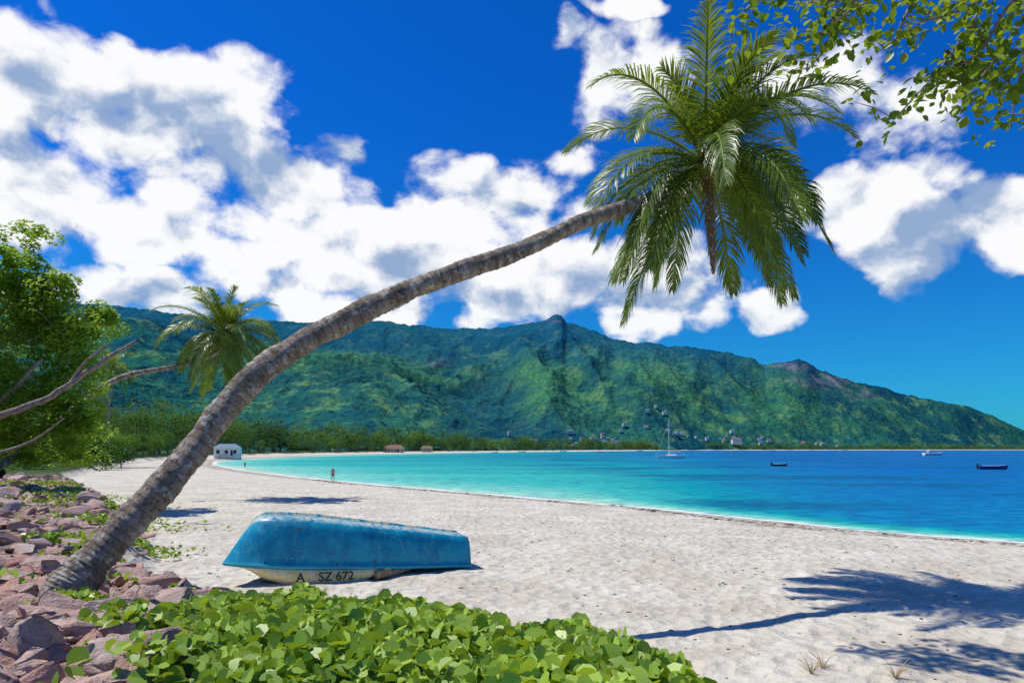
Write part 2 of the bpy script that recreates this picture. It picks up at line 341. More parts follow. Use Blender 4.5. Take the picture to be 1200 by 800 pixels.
while s<cum[-1]-200:
    i=min(np.searchsorted(cum,s)-1,len(seg)-1);q=(s-cum[i])/seg[i];p=pl[i]*(1-q)+pl[i+1]*q;dv=(pl[i+1]-pl[i])/seg[i];nrm=np.array([-dv[1],dv[0]])
    dist=np.hypot(*p)
    H0=np.interp(dist,[80,150,300,480,650,1000,1500,2300,4000],[7,12,20,26,24,25,28,32,24])
    for row in range(4 if dist<1000 else 3):
        if rng.uniform()<.10: continue
        pp=p+nrm*([0,8,17,30][row]+rng.uniform(-1,6))*(1 if dist<1000 else 1.6)+dv*rng.uniform(-5,5)
        h=H0*([.42,.68,.92,1.1][row] if dist<1000 else [.5,.8,1.][row])*rng.uniform(.7,1.3)
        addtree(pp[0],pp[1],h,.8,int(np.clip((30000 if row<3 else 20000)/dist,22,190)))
    s+=9 if dist<300 else(12 if dist<550 else (14 if dist<1200 else 22))
for (x,y,h) in((-71,117,7),(-68,119,6),(-76,122,9),(-64,108,5),(-79,131,9),(-44,54,1.7),(-47,60,2.2),(-41,51,1.4),(-51,66,2.5),(-38,50,1.6),(-55,77,4),(-60,88,5)): addtree(x,y,h,gz(x,y)-.1,130)
V=np.concatenate(VV);n=len(V);tv=np.array(tr.v);tf=np.array([f for f in tr.f if len(f)==4])
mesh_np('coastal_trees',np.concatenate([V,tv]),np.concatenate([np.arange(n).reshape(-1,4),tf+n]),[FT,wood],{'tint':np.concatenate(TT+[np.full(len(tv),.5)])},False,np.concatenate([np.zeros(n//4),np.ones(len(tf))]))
# ------------------------------------------------ palms
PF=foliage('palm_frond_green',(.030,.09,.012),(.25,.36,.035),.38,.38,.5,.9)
DF=simple('dry_frond',(.34,.20,.09),.8,.3,5)
NUT=simple('coconut_husk',(.22,.25,.06),.5,.4,3)
def palm(name,tpts,trad,crown,L,nf,seed,nring=150,ns=14,tilt=(0,0),nl=72,lw=1.):
    rng=np.random.default_rng(seed);mb=MB()
    tp=spline(tpts,nring);trr=np.interp(np.linspace(0,1,nring),np.linspace(0,1,len(trad)),trad)
    tt=[]
    for i in range(nring):
        ring=(i%4==0)
        tt+= [float(np.clip((.95 if ring else .0)+rng.uniform(-.25,.25),0,1)) for _ in range(ns)]
    mb.tube(tp,trr,ns,0,tt,lambda i,a:(.04 if i%4==1 else 0)+.055*math.sin(a*2+i*.1)+.045*math.sin(a*3+i*.23)+.035*math.sin(i*.37)+rng.uniform(-.04,.04))
    c=np.array(crown)
    for k in range(nf):
        f=k/(nf-1);a=k*2.39996+rng.uniform(-.3,.3);el=math.radians(78-118*f**.85+rng.uniform(-9,9))
        dry=(k==nf-1)
        d=np.array([math.cos(a)*math.cos(el)+tilt[0],math.sin(a)*math.cos(el)+tilt[1],math.sin(el)]);d/=np.linalg.norm(d)
        Lf=L*rng.uniform(.85,1.13)*(.70 if f<.12 else 1)*(.8 if dry else 1);ng=30;p=c+d*.12;pts=[p.copy()];dirs=[d.copy()]
        gr=(.040+.045*f)*rng.uniform(.8,1.3) if not dry else .12
        for i in range(ng):
            q=i/ng;d=d+np.array([0,0,-1])*gr*(.35+1.5*q)*(1.0 if d[2]>-.88 else .05);d/=np.linalg.norm(d);p=p+d*Lf/ng;pts.append(p.copy());dirs.append(d.copy())
        mb.tube(pts,[.036*(1-i/ng)**.8*L/3.4+.005 for i in range(ng+1)],5,2 if dry else 1,.95)
        pts=np.array(pts);dirs=np.array(dirs);tw=rng.uniform(-.7,.7)
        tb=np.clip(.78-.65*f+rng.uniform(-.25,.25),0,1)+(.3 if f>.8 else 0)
        for j in range(nl):
            s=.12+.88*j/nl;qi=s*ng;i0=min(int(qi),ng-1);w=qi-i0;o=pts[i0]*(1-w)+pts[i0+1]*w;T=dirs[i0]
            side=np.cross(T,[0,0,1.]);ln=np.linalg.norm(side)
            side=side/ln if ln>.15 else np.cross(T,[math.sin(a),-math.cos(a),0]);side/=np.linalg.norm(side)
            nrm=np.cross(side,T);side=side*math.cos(tw)+nrm*math.sin(tw)*.8
            ll=L*.25*(math.sin(math.pi*min(1,.14+s*.84))**.5)*rng.uniform(.75,1.12)*(1-.2*s)*(.35 if dry else 1)
            for sg in(-1,1):
                if rng.uniform()<.05: continue
                dd=side*sg*(.95-.4*s)+T*(.45+.6*s+rng.uniform(-.16,.16))+nrm*(.2+rng.uniform(-.15,.15));dd/=np.linalg.norm(dd);q0=o.copy();vs=[];ti=np.clip(tb+rng.uniform(-.2,.2),0,1)
                dr=(.24+.30*f+rng.uniform(0,.2))*(1 if not dry else 2.2)
                wv=T-dd*np.dot(T,dd);wv/=np.linalg.norm(wv)+1e-6
                wd=.0135*L/3.4*lw
                for g,ww in enumerate((.6,1,.75,.1)):
                    vs+= [q0-wv*wd*ww,q0+wv*wd*ww]
                    q0=q0+dd*ll/3;dd=dd+np.array([0,0,-1])*dr*(g+1)*.75;dd/=np.linalg.norm(dd)
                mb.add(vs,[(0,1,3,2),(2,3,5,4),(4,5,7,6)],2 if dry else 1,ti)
    for k in range(9):
        a=rng.uniform(0,6.28);mb.ell(c+[math.cos(a)*.27*L/3.4,math.sin(a)*.27*L/3.4,-.22+rng.uniform(-.16,.1)],np.array([.11,.11,.14])*L/3.4,3,8)
    for k in range(14):
        a=rng.uniform(0,6.28);e=np.array([math.cos(a)*.35,math.sin(a)*.35,rng.uniform(-.5,.6)])*L/3.4;mb.tube([c-[0,0,.1],c+e*.6,c+e],[.05,.035,.01],5,2,.5)
    return mb.obj(name,[BK,PF,DF,NUT],True)
tb=[(68,722,9.15),(80,697,9.2),(94,675,9.3),(119,647,9.5),(160,603,9.8),(213,545,10.2),(255,490,10.6),(300,440,10.9),(350,404,11.2),(400,378,11.5),(450,353,11.8),(500,332,12.1),(560,311,12.6),(620,289,13.2),(680,261,14.),(740,241,14.8),(795,226,15.6),(822,205,16)]
wd=[72,60,50,43,38,36,34,32,30,29,27,25,23,21,19,17,15,14]
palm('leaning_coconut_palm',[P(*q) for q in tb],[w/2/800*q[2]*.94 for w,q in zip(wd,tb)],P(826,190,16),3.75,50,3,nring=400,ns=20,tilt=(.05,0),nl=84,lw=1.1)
palm('coconut_palm',[P(*q) for q in[(-60,590,33),(0,546,36),(45,515,38),(88,478,40),(140,443,42),(205,429,44),(250,415,45),(262,398,45)]],[.26,.22,.2,.18,.17,.16,.14,.12],P(263,392,45),4.4,46,8,nring=120,ns=8,nl=56,lw=1.5)
palm('coconut_palm.001',[P(*q) for q in[(128,545,125),(126,520,125),(128,470,125),(132,440,125)]],[.3,.24,.2,.16],P(132,432,125),5.4,26,12,nring=40,ns=8,nl=36,lw=2)
# ------------------------------------------------ near trees
def leaftree(name,limbs,groups,mat,lsize,seed):
    rng=np.random.default_rng(seed);mb=MB();Vs=[];Ts=[]
    for pts,r0,r1 in limbs:
        sp=spline(pts,max(8,len(pts)*5));n=len(sp);sp=sp+rng.normal(size=sp.shape)*r0*.12
        mb.tube(sp,np.linspace(r0,r1,n),8,1,.5)
    for c,rad,n,per,cr in groups:
        C,t,o,cc=clumps(c,rad,n,per,cr,rng,.25,.35);V,_=leafquads(C,lsize,rng,.9,.62,o);Vs.append(V);Ts.append(np.repeat(t,4))
        for q in cc[::3]: mb.tube([np.array(c)*.5+q*.5-[0,0,.3],q],[.035,.012],4,1,.5)
    V=np.concatenate(Vs);n=len(V);tv=np.array(mb.v);tf=np.array([f for f in mb.f if len(f)==4])
    return mesh_np(name,np.concatenate([V,tv]),np.concatenate([np.arange(n).reshape(-1,4),tf+n]),[mat,wood],{'tint':np.concatenate(Ts+[np.full(len(tv),.5)])},False,np.concatenate([np.zeros(n//4),np.ones(len(tf))]))
LT=foliage('takamaka_leaves',(.10,.24,.018),(.40,.56,.06),.5,.5,.25,.5,(1.45,1.35,.6))
b0=P(-70,575,33)
leaftree('takamaka_tree',
 [([b0,P(-60,500,33.5),P(-40,430,34),P(-10,360,34)],.4,.12),([P(-62,510,33.5),P(0,470,34),P(50,420,34)],.22,.06),([P(-50,470,34),P(-20,400,35),P(20,340,35)],.2,.05),
  ([P(-60,505,31),P(0,487,30),P(60,464,30),P(110,430,30),P(160,400,30)],.2,.07),([P(78,456,30),P(100,425,30),P(128,402,30)],.09,.03),([P(-60,545,31),P(0,530,31),P(40,515,31),P(75,490,31)],.1,.03)],
 [(P(0,385,35),(4.2,3.0,2.6),48,280,.9),(P(85,392,35.5),(2.6,2.6,2.0),36,250,.75),(P(-20,455,35),(4,3,2.2),34,260,.9),(P(55,450,36),(3.1,2.5,2.0),34,260,.8),(P(12,300,35),(2.6,2,1.0),18,160,.5),(P(0,510,36),(3.6,2.5,1.5),28,240,.8),(P(35,335,35),(3.2,2,1.),26,200,.6),(P(-25,330,35),(3,2.5,1.6),20,220,.7),(P(85,500,37),(2.4,2,1.5),24,220,.7),(P(120,372,36),(1.2,1.4,.7),9,160,.5),(P(30,268,35),(2.2,1.5,.4),9,90,.4),(P(60,535,38),(3.4,1.5,.6),16,160,.6)],LT,.19,21)
OL=foliage('overhanging_leaves',(.07,.17,.012),(.27,.38,.03),.5,.4,.4,1.5)
def roundleaf(C,size,rng,down=.3):
    n=len(C);Nn=rng.normal(size=(n,3));Nn[:,2]=np.abs(Nn[:,2])+.5;Nn/=np.linalg.norm(Nn,axis=1)[:,None]
    A=np.cross(Nn,rng.normal(size=(n,3)));A/=np.linalg.norm(A,axis=1)[:,None];A[:,2]-=down;A/=np.linalg.norm(A,axis=1)[:,None];B=np.cross(Nn,A);B/=np.linalg.norm(B,axis=1)[:,None]
    s=(size*rng.uniform(.6,1.25,n))[:,None];pr=[(0,0,0),(.3,.28,.05),(.65,.33,.06),(1,.0,-.08),(.65,-.33,.06),(.3,-.28,.05)]
    V=np.stack([C+A*s*a+B*s*b+Nn*s*c for a,b,c in pr],1).reshape(-1,3);i=np.arange(n)[:,None]*6
    F=np.concatenate([i+np.array([[0,1,2,3]]),i+np.array([[0,3,4,5]])]);return V,F
rng=np.random.default_rng(31)
twigs=[[(1230,-60),(1170,-15),(1140,25),(1110,70),(1080,105),(1048,140)],[(1260,-70),(1230,10),(1205,60),(1190,110),(1185,150)],[(1140,25),(1160,60),(1180,90),(1190,120)],[(1170,-60),(1090,-40),(1030,-5),(985,20),(945,50)],[(1120,-70),(1010,-45),(930,-20),(890,0),(862,22)],[(1085,-20),(1060,20),(1050,45),(1030,60)],[(1110,60),(1125,80),(1130,110),(1140,125)],[(1240,-40),(1215,0),(1190,40)],[(1190,-40),(1150,0),(1100,20),(1060,30)],[(985,20),(975,45),(945,85)],[(1230,-60),(1180,10),(1150,60),(1130,75)],[(1205,60),(1170,70),(1150,90)],[(1030,-5),(1000,0),(960,2),(930,4)]]
mb=MB();Cs=[];tr0=np.array([9.5,2.2,gz(9.5,2.2)-.2])
limb=[tr0,tr0+[-.3,.6,2.5],tr0+[-.9,1.8,5.0],np.array([7.6,6,7.6]),P(1350,-230,6.8),P(1240,-80,6.8)]
mb.tube(spline(limb,40),np.linspace(.34,.045,40),10,1)
mb.tube(spline([limb[3],P(1300,-300,7.5),P(1200,-200,7),P(1120,-70,6.7)],16),np.linspace(.08,.02,16),6,1)
for tw in twigs:
    d0=rng.uniform(6.2,7.2);pts=spline([P(a,b,d0+.15*i*rng.uniform(-1,1)) for i,(a,b) in enumerate(tw)],18)
    mb.tube(pts,np.linspace(.02,.006,18),5,1)
    for q in pts[3:]:
        k=rng.integers(2,7);Cs.append(q+rng.normal(size=(k,3))*[.12,.2,.10])
    for k in range(5):
        q=pts[rng.integers(4,18)];e=q+rng.normal(size=3)*[.24,.3,.18];mb.tube([q,(q+e)/2+[0,0,.03],e],[.007,.005,.003],4,1);Cs.append(e+rng.normal(size=(9,3))*[.08,.1,.06]);Cs.append((q+e)/2+rng.normal(size=(5,3))*.06)
C=np.concatenate(Cs);V,F=roundleaf(C,.10,rng);T=np.repeat(rng.uniform(0,1,len(C)),6)
for c,rd,n,per,cr in[((1.2,11.4,12.4),(3.0,1.2,.6),22,80,.45),((.6,9.8,12.6),(1.3,.8,.4),9,70,.4),((4.5,9.5,12.5),(2,1.,.7),14,90,.5),((8.5,4,11),(3,3,1.4),30,110,.8),((10.5,8.5,10.5),(2.2,2.2,1.2),22,110,.7)]:
    C2,_,_,_=clumps(c,rd,n,per,cr,rng,.2);v2,f2=roundleaf(C2,.17,rng);F=np.concatenate([F,f2+len(V)]);V=np.concatenate([V,v2]);T=np.concatenate([T,np.repeat(rng.uniform(0,1,len(C2)),6)])
mb.tube(spline([limb[2],(8.5,4,9.5),(6,8,11.5),(3.5,10,12),(1,11.3,12.3)],24),np.linspace(.2,.03,24),7,1)
tv=np.array(mb.v);tf=np.array([f for f in mb.f if len(f)==4]);n=len(V);nf=len(F)
mesh_np('overhanging_tree',np.concatenate([V,tv]),np.concatenate([F,tf+n]),[OL,wood],{'tint':np.concatenate([T,np.full(len(tv),.5)])},False,np.concatenate([np.zeros(nf),np.ones(len(tf))]))
# ------------------------------------------------ beach creeper (morning glory)
LEAFP=[(-3.4,2),(-3.1,5.2),(-3.9,7.5),(-4.6,9.2),(-3.3,8.9),(-1.95,8.0),(-.3,7.0),(.6,5.7),(1.3,4.3),(1.9,2.5),(1.9,1.8)]
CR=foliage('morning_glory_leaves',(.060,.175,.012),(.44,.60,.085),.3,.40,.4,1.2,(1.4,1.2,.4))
def creeper(name,xy,size,rng,hgt=.16):
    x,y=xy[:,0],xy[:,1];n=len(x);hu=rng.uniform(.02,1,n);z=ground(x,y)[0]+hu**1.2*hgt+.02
    hump=fbm(x*1.3,y*1.3,3,41);z+=np.clip(hump-.35,0,1)*.25*min(hgt/.16,1.2)
    Nn=rng.normal(size=(n,3))*.62+[-.15,-.3,0];Nn[:,2]=1;Nn/=np.linalg.norm(Nn,axis=1)[:,None]
    A=np.cross(Nn,rng.normal(size=(n,3)));A/=np.linalg.norm(A,axis=1)[:,None];B=np.cross(Nn,A)
    s=(size*rng.uniform(.45,1.3,n))[:,None];fo=rng.uniform(.1,.9,n)[:,None];C=np.stack([x,y,z],1)
    pr=[(0,0),(.1,.3),(.42,.5),(.8,.42),(.97,.2),(.86,0)];Vl=[]
    for sg in(1,-1):
        for a,b in pr: Vl.append(C+A*s*(a-.4)+B*s*b*sg*.9+Nn*s*(abs(b)*fo*1.2-.12*(a-.4)**2*3))
    V=np.stack(Vl,1).reshape(-1,3);i=np.arange(n)[:,None]*12
    F=np.concatenate([i+np.arange(6)[None],i+6+np.arange(6)[None,::-1]])
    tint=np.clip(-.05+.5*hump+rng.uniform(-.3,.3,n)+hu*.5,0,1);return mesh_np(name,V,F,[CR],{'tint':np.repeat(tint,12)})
rng=np.random.default_rng(77)
pt=rng.uniform([-5,2.6],[2,9.6],(30000,2));ok=inpoly(pt[:,0],pt[:,1],LEAFP);pt=pt[ok]
bear=pt[:,0]/pt[:,1];dens=sstep(-.60,-.30,bear)*1.0+.10;patch=fbm(pt[:,0]*1.5,pt[:,1]*1.5,3,50)
pt=pt[(rng.uniform(0,1,len(pt))<dens)&(patch>.55-.40*sstep(-.56,-.20,bear))]
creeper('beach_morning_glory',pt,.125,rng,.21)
def patchpts(c,r,n): 
    a=rng.normal(size=(n,2))*np.array(r)*.5;return a+np.array(c)
bush=[((-6.7,10.2),(.6,.5),200),((-7.9,13.6),(.9,.7),260),((-11.5,20),(1.8,1.0),400),((-16,27),(3,2),700),((-21,33),(3,3),900),((-5.3,8.2),(.4,.4),110),((-10.5,16),(.9,.6),160),((-3.7,6.6),(.5,.5),120),((-28,42),(4,3),900)]
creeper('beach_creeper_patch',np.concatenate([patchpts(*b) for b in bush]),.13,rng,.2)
# ------------------------------------------------ rocks
bm=bmesh.new();bmesh.ops.create_icosphere(bm,subdivisions=3,radius=1);ico=np.array([v.co[:] for v in bm.verts]);icf=np.array([[v.index for v in f.verts] for f in bm.faces]);bm.free()
bm=bmesh.new();bmesh.ops.create_icosphere(bm,subdivisions=1,radius=1);ico1=np.array([v.co[:] for v in bm.verts]);icf1=np.array([[v.index for v in f.verts] for f in bm.faces]);bm.free()
def rock(rng,s):
    v=ico*1.15
    for k in range(11):
        nn=rng.normal(size=3);nn/=np.linalg.norm(nn);c=rng.uniform(.28,.62);pr=v@nn;v=v-np.outer(np.maximum(0,pr-c),nn)
    v=v*(1+.05*(fbm(ico[:,0]*4+s*9,ico[:,1]*4+ico[:,2]*3,3,int(s*100)%50)-.5)[:,None]*2)
    v=v*np.array([rng.uniform(1.2,2.1),rng.uniform(1.,1.5),rng.uniform(.7,1.1)])*s
    a=rng.uniform(0,6.28);R=np.array([[math.cos(a),-math.sin(a),0],[math.sin(a),math.cos(a),0],[0,0,1]]);b=rng.uniform(-.6,.6);R2=np.array([[1,0,0],[0,math.cos(b),-math.sin(b)],[0,math.sin(b),math.cos(b)]])
    return v@R2.T@R.T
rng=np.random.default_rng(9);Vs=[];Fs=[];Ts=[];k=0
cand=np.concatenate([rng.uniform([-12,4.4],[-1.5,13],(2900,2)),rng.uniform([-44,12],[-6,54],(5200,2))])
_,_,_,dbb=ground(cand[:,0],cand[:,1])
for (x,y),dd in zip(cand,dbb):
    near=y<13
    if dd<-1. or dd>(5 if near else 6.5): continue
    b=x/y
    if near and b>-.5 and not(dd<.7 and y>7.9 and b<-.3): continue
    if b<-.95: continue
    s=rng.choice([.06,.11,.18,.27],p=[.38,.34,.19,.09])*rng.uniform(.8,1.3)*(1. if near else 1.25)
    if math.hypot(x+6.1,y-9.3)<.45: continue
    v=rock(rng,s)+[x,y,gz(x,y)+s*.15];Vs.append(v);Fs.append(icf+k*len(ico));Ts.append(np.full(len(ico),rng.uniform(0,1)**1.6));k+=1
mesh_np('rock_revetment',np.concatenate(Vs),np.concatenate(Fs),[RK],{'tint':np.concatenate(Ts)},False)
for (x,y,s) in[(-3.75,5.3,.30),(-4.8,7.3,.36),(-4.15,6.5,.24),(-4.5,5.9,.36),(-5.5,8.3,.32),(-3.2,8.9,.26),(-2.8,8.6,.2),(-4.5,9.6,.28),(-7.2,8.9,.36),(-6.9,11.2,.35),(-5.5,6.9,.36),(-8.4,12.0,.35),(-3.6,6.0,.2)]:
    v=rock(rng,s);mesh_np('boulder',v+[x,y,gz(x,y)+s*.1],icf,[RK],{'tint':np.full(len(ico),rng.uniform(0,.35))},False)
# ------------------------------------------------ overturned boat
def upturned():
    L=6.1;us=np.linspace(0,1,34);mb=MB()
    b=np.interp(us,[0,.05,.12,.25,.45,.7,1],[.03,.33,.6,.84,.97,.97,.86])
    zs=np.interp(us,[0,.5,1],[.50,.26,.02]);zt=np.interp(us,[0,.04,.1,.3,.55,.8,1],[1.40,1.55,1.61,1.53,1.29,1.04,.84])
    prof=[(1.045,0,0),(1.03,.045,.03),(1.,.06,.08),(.985,.2,.15),(.955,.42,.25),(.92,.62,.4),(.87,.79,.55),(.80,.895,.66),(.74,.93,.72),(.5,.965,.85),(.3,.985,.9),(.05,1.0,.97),(.04,1.045,1.),(0,1.05,1)]
    full=[(-a,h,t) for a,h,t in prof]+[(a,h,t) for a,h,t in prof[-2::-1]];n=len(full);V=[];T=[]
    for i,u in enumerate(us):
        for a,h,t in full:
            x=L*u+.62*(1-u)**5*h;V.append((x,a*b[i],zs[i]+(zt[i]-zs[i])*h+ .006*math.sin(u*40+a*9)));T.append(t)
    F=[(i*n+k,i*n+k+1,(i+1)*n+k+1,(i+1)*n+k) for i in range(33) for k in range(n-1)]
    F.append(tuple(33*n+k for k in range(n)));F.append(tuple(range(n-1,-1,-1)))
    mb.add(V,F,0,T)
    for sg in(-1,1):
        V=[];m=8;ui=np.linspace(.03,.60,20)
        for u in ui:
            bb=np.interp(u,us,b);z0=np.interp(u,us,zs)+.01;dp=np.interp(u,[0.03,.09,.22,.38,.48,.60],[.03,.26,.48,.55,.34,.0])
            for k in range(m):
                q=k/(m-1);V.append((L*u+.02+q*.22*(1-u),sg*(bb*.985*(1-.22*q**2.2)+.15*math.sin(q*2.2)*min(1,u*6)),z0-dp*q))
        F=[(i*m+k,(i+1)*m+k,(i+1)*m+k+1,i*m+k+1) for i in range(19) for k in range(m-1)]
        mb.add(V,F,1)
    for u in(.45,.62,.82): mb.box((L*u,0,np.interp(u,us,zs)+.25),(.28,1.75,.04),1)
    mb.tube([(L*u,-np.interp(u,us,b)*1.04,np.interp(u,us,zs)+.005) for u in np.linspace(.0,1,20)],.028,6,2)
    mb.tube([(L*u,np.interp(u,us,b)*1.04,np.interp(u,us,zs)+.005) for u in np.linspace(.0,1,20)],.028,6,2)
    return mb
m,N,o=newmat('cream_paint');tc=N.n('ShaderNodeTexCoord').outputs['Object'];n=N.noise(tc,5,6,.7);c=N.mix(N.ss(n,.35,.6),(.72,.60,.22),(.78,.71,.42));c=N.mix(N.ss(N.noise(tc,9,6,.75),.57,.66,0,.8),c,(.22,.15,.08));pbr(N,o,c,.5);CRM=m
RIM=simple('rim_blue',(.01,.17,.33),.5,.3,8)
bx,by=P(262,665,16.0)[:2];ang=math.atan2(3.2,5.1)
mbt=upturned();hull=mbt.obj('hull',[BP,CRM,RIM],True,(bx,by,0),ang)
md=hull.modifiers.new('thick','SOLIDIFY');md.thickness=.03
emp=bpy.data.objects.new('overturned_boat',None);link(emp);hull.parent=emp
def text(s,loc,rot,size,mat,name):
    cu=bpy.data.curves.new(name,'FONT');cu.body=s;cu.size=size;cu.extrude=.002;cu.offset=.006;o=link(bpy.data.objects.new(name,cu));dg=bpy.context.evaluated_depsgraph_get()
    me=bpy.data.meshes.new_from_object(o.evaluated_get(dg));bpy.data.objects.remove(o);me.materials.append(mat);o=link(bpy.data.objects.new(name,me));o.location=loc;o.rotation_euler=rot;return o
blk=simple('black_paint',(.02,.02,.02),.6)
ca,sa=math.cos(ang),math.sin(ang)
def bl(x,y,z): return (bx+ca*x-sa*y,by+sa*x+ca*y,z)
for s_,lx,ly,lz,sz in(('SZ 672',1.9,-1.125,.10,.29),('A',1.4,-1.05,.12,.29)):
    t=text(s_,bl(lx,ly,lz),(math.radians(90),math.radians(2),ang-(.09 if lx>1.5 else .22)),sz,blk,'registration_number' if lx>1.5 else 'bow_letter');t.parent=emp
mbl=MB();q0=np.array(bl(3.3,-1.1,gz(*bl(3.3,-1.1,0)[:2])+.12));q1=np.array(bl(4.3,-.8,gz(*bl(4.3,-.8,0)[:2])+.12))
mbl.tube([q0*(1-t)+q1*t+[0,0,.02*math.sin(t*9)] for t in np.linspace(0,1,12)],[.11,.12,.12,.11,.12,.11,.11,.12,.11,.11,.10,.10],12,0);mbl.obj('driftwood_log',[simple('driftwood',(.36,.25,.15),.9,.35,9,.1,.6)],True)
# ------------------------------------------------ buildings
roofs=[simple('roof_red',(.30,.07,.045),.8),simple('roof_grey',(.16,.22,.30),.7),simple('roof_rust',(.22,.12,.08),.8)]
walls=[simple('wall_white',(.78,.77,.74),.8),simple('wall_cream',(.62,.53,.38),.8),simple('wall_orange',(.62,.30,.16),.8)]
def house(x,y,z,w,d,h,rz,rm,wm,st=1,name='house'):
    b=MB();b.box((0,0,h/2-2),(w,d,h+4),0);rh=w*.17;o=.05*w
    V=[(-w/2-o,-d/2-o,h),(w/2+o,-d/2-o,h),(w/2+o,d/2+o,h),(-w/2-o,d/2+o,h),(-w/2+w*.18,0,h+rh),(w/2-w*.18,0,h+rh)]
    b.add(V,[(0,1,5,4),(1,2,5),(2,3,4,5),(3,0,4),(3,2,1,0)],1)
    nw=max(2,int(w/2.6))
    for s in range(st):
        for k in range(nw):
            X=-w/2+(k+.5)*w/nw;zz=(s+.5)*h/st+.1
            b.box((X,-d/2-.02,zz),(w/nw*.40,.08,h/st*.40),2);b.box((X,-d/2-.05,zz-h/st*.26),(w/nw*.55,.14,.12),0)
        b.box((0,-d/2-.7,s*h/st+.12),(w*.96,1.4,.14),0)
    b.box((w*.2,-d/2-.03,h/st*.36),(w*.09,.1,h/st*.7),2)
    for k in range(nw+1): b.box((-w*.47+k*w*.94/nw,-d/2-1.3,h/2),(.16,.16,h),0)
    return b.obj(name,[wm,rm,dark],False,(x,y,z),rz)
p=P(267,534,262);house(p[0],p[1],.5,9,7,3.2,.25,roofs[1],walls[0],1,'beach_pavilion')
p=P(466,530,640);house(p[0]-2,p[1]-8,.6,18,10,3.6,.1,roofs[2],walls[1],1,'beach_hotel');p=P(500,529,720);house(p[0],p[1],1.,12,9,3.6,.1,roofs[2],walls[1],1)
rng=np.random.default_rng(3)
spots=[(rng.normal(705,38),rng.uniform(.08,.30)) for _ in range(46)]+[(rng.uniform(770,1000),rng.uniform(.05,.16)) for _ in range(18)]
for px,t in spots:
    X,D,Z=mheight(np.array([px]),np.array([t]));w=rng.uniform(9,16)
    house(X[0],D[0],Z[0]+5,w,w*.6,rng.uniform(5,8),rng.uniform(-.6,.6),roofs[rng.choice([0,1,2],p=[.10,.60,.30])],walls[rng.choice([0,1,2],p=[.86,.13,.01])],2)
X,D,Z=mheight(np.array([862.]),np.array([.04]));house(X[0],D[0]-10,Z[0]+9,34,14,15,.1,roofs[2],walls[0],3,'church_building')
# ------------------------------------------------ boats afloat
def loft(b,L,B,H,m=0,draft=.3,z0=0):
    us=np.linspace(0,1,16);V=[];n=9
    for u in us:
        bb=B/2*np.interp(u,[0,.5,.8,.93,1],[.75,1,.75,.38,.02]);sh=H*(1+.25*(2*u-1)**2*(1 if u>.5 else .4))
        for k in range(n):
            a=-1+2*k/(n-1);yy=bb*math.copysign(abs(a)**.6,a);zz=-draft+(sh+draft)*abs(a)**2.2;V.append(((u-.5)*L+ (.06*L*abs(a)**2 if u>.9 else 0),yy,z0+zz))
    F=[(i*n+k,i*n+k+1,(i+1)*n+k+1,(i+1)*n+k) for i in range(15) for k in range(n-1)]+[tuple(range(n-1,-1,-1))]
    b.add(V,F,m)
    dk=[(i*n,(i+1)*n,(i+1)*n+n-1,i*n+n-1) for i in range(15)];b.add([(v[0],v[1]*.98,v[2]-.05*H) for v in V],dk,m)
alu=simple('aluminium',(.7,.7,.7),.3);bluep=simple('blue_hull',(.02,.06,.22),.4)
def sail():
    b=MB();loft(b,12,3.6,1.2);b.box((-.3,0,1.5),(4.6,2,.7),0,0,.85);b.box((-.3,-.88,1.55),(3.2,.05,.22),2);b.box((-.3,.88,1.55),(3.2,.05,.22),2)
    b.tube([(.8,0,1),(.8,0,17)],[.13,.09],8,1);b.tube([(.8,0,2.9),(-4.2,0,2.8)],.16,6,1);b.box((-1.7,0,3.05),(4.8,.35,.3),0)
    for e in((5.9,0,1.4),(-5.9,0,1.3),(.6,1.7,1.2),(.6,-1.7,1.2)): b.tube([(.8,0,16.6),e],.03,4,1)
    b.tube([(.8,-.9,9),(.8,.9,9)],.04,4,1)
    for k in range(9): b.tube([(-5.5+k*1.3,-1.6*(1-abs(k-4)*.05),1.2),(-5.5+k*1.3,-1.6*(1-abs(k-4)*.05),1.9)],.03,4,1)
    return b
sail().obj('sailboat',[white,alu,dark],False,(P(786,526,300)[0],300,SEA+.1),2.9)
b=MB();loft(b,13,4,1.5);b.box((-.8,0,2.2),(6.2,3,1.3),0,0,.85);b.box((-.8,0,2.3),(6.3,2.7,.5),2);b.box((-1.4,0,3.3),(3.6,2.5,.12),0);[b.tube([(-1.4+x*1.5,y*1.1,2.7),(-1.4+x*1.5,y*1.1,3.3)],.05,4,1) for x in(-1,1) for y in(-1,1)];b.tube([(4,0,1.8),(6.3,0,2.3)],.05,4,1)
b.obj('motor_yacht',[white,alu,dark],False,(P(1093,526,440)[0],440,SEA+.1),.15)
def skiff(name,L,hm,loc,rz):
    b=MB();loft(b,L,L*.36,L*.12,0,.15);b.box((-L*.1,0,L*.11),(L*.09,L*.3,.05),1);b.box((L*.15,0,L*.11),(L*.09,L*.28,.05),1);b.box((-L*.52,0,L*.14),(.3,.35,.65),2,0,.8);b.tube([(-L*.52,0,L*.1),(-L*.55,0,-.3)],.07,6,2)
    b.tube([(x*L,-L*.18*(1-max(0,x)**2*3.2),L*.125+L*.03*max(0,x)*2) for x in np.linspace(-.48,.46,10)],.05,5,1);return b.obj(name,[hm,white,dark],False,loc,rz)
skiff('moored_skiff',3.8,simple('dark_hull',(.05,.05,.06),.5),(P(913,526,165)[0],165,SEA+.05),.1)
skiff('moored_skiff.001',5.6,bluep,(P(1163,526,138)[0],138,SEA+.05),-.05)
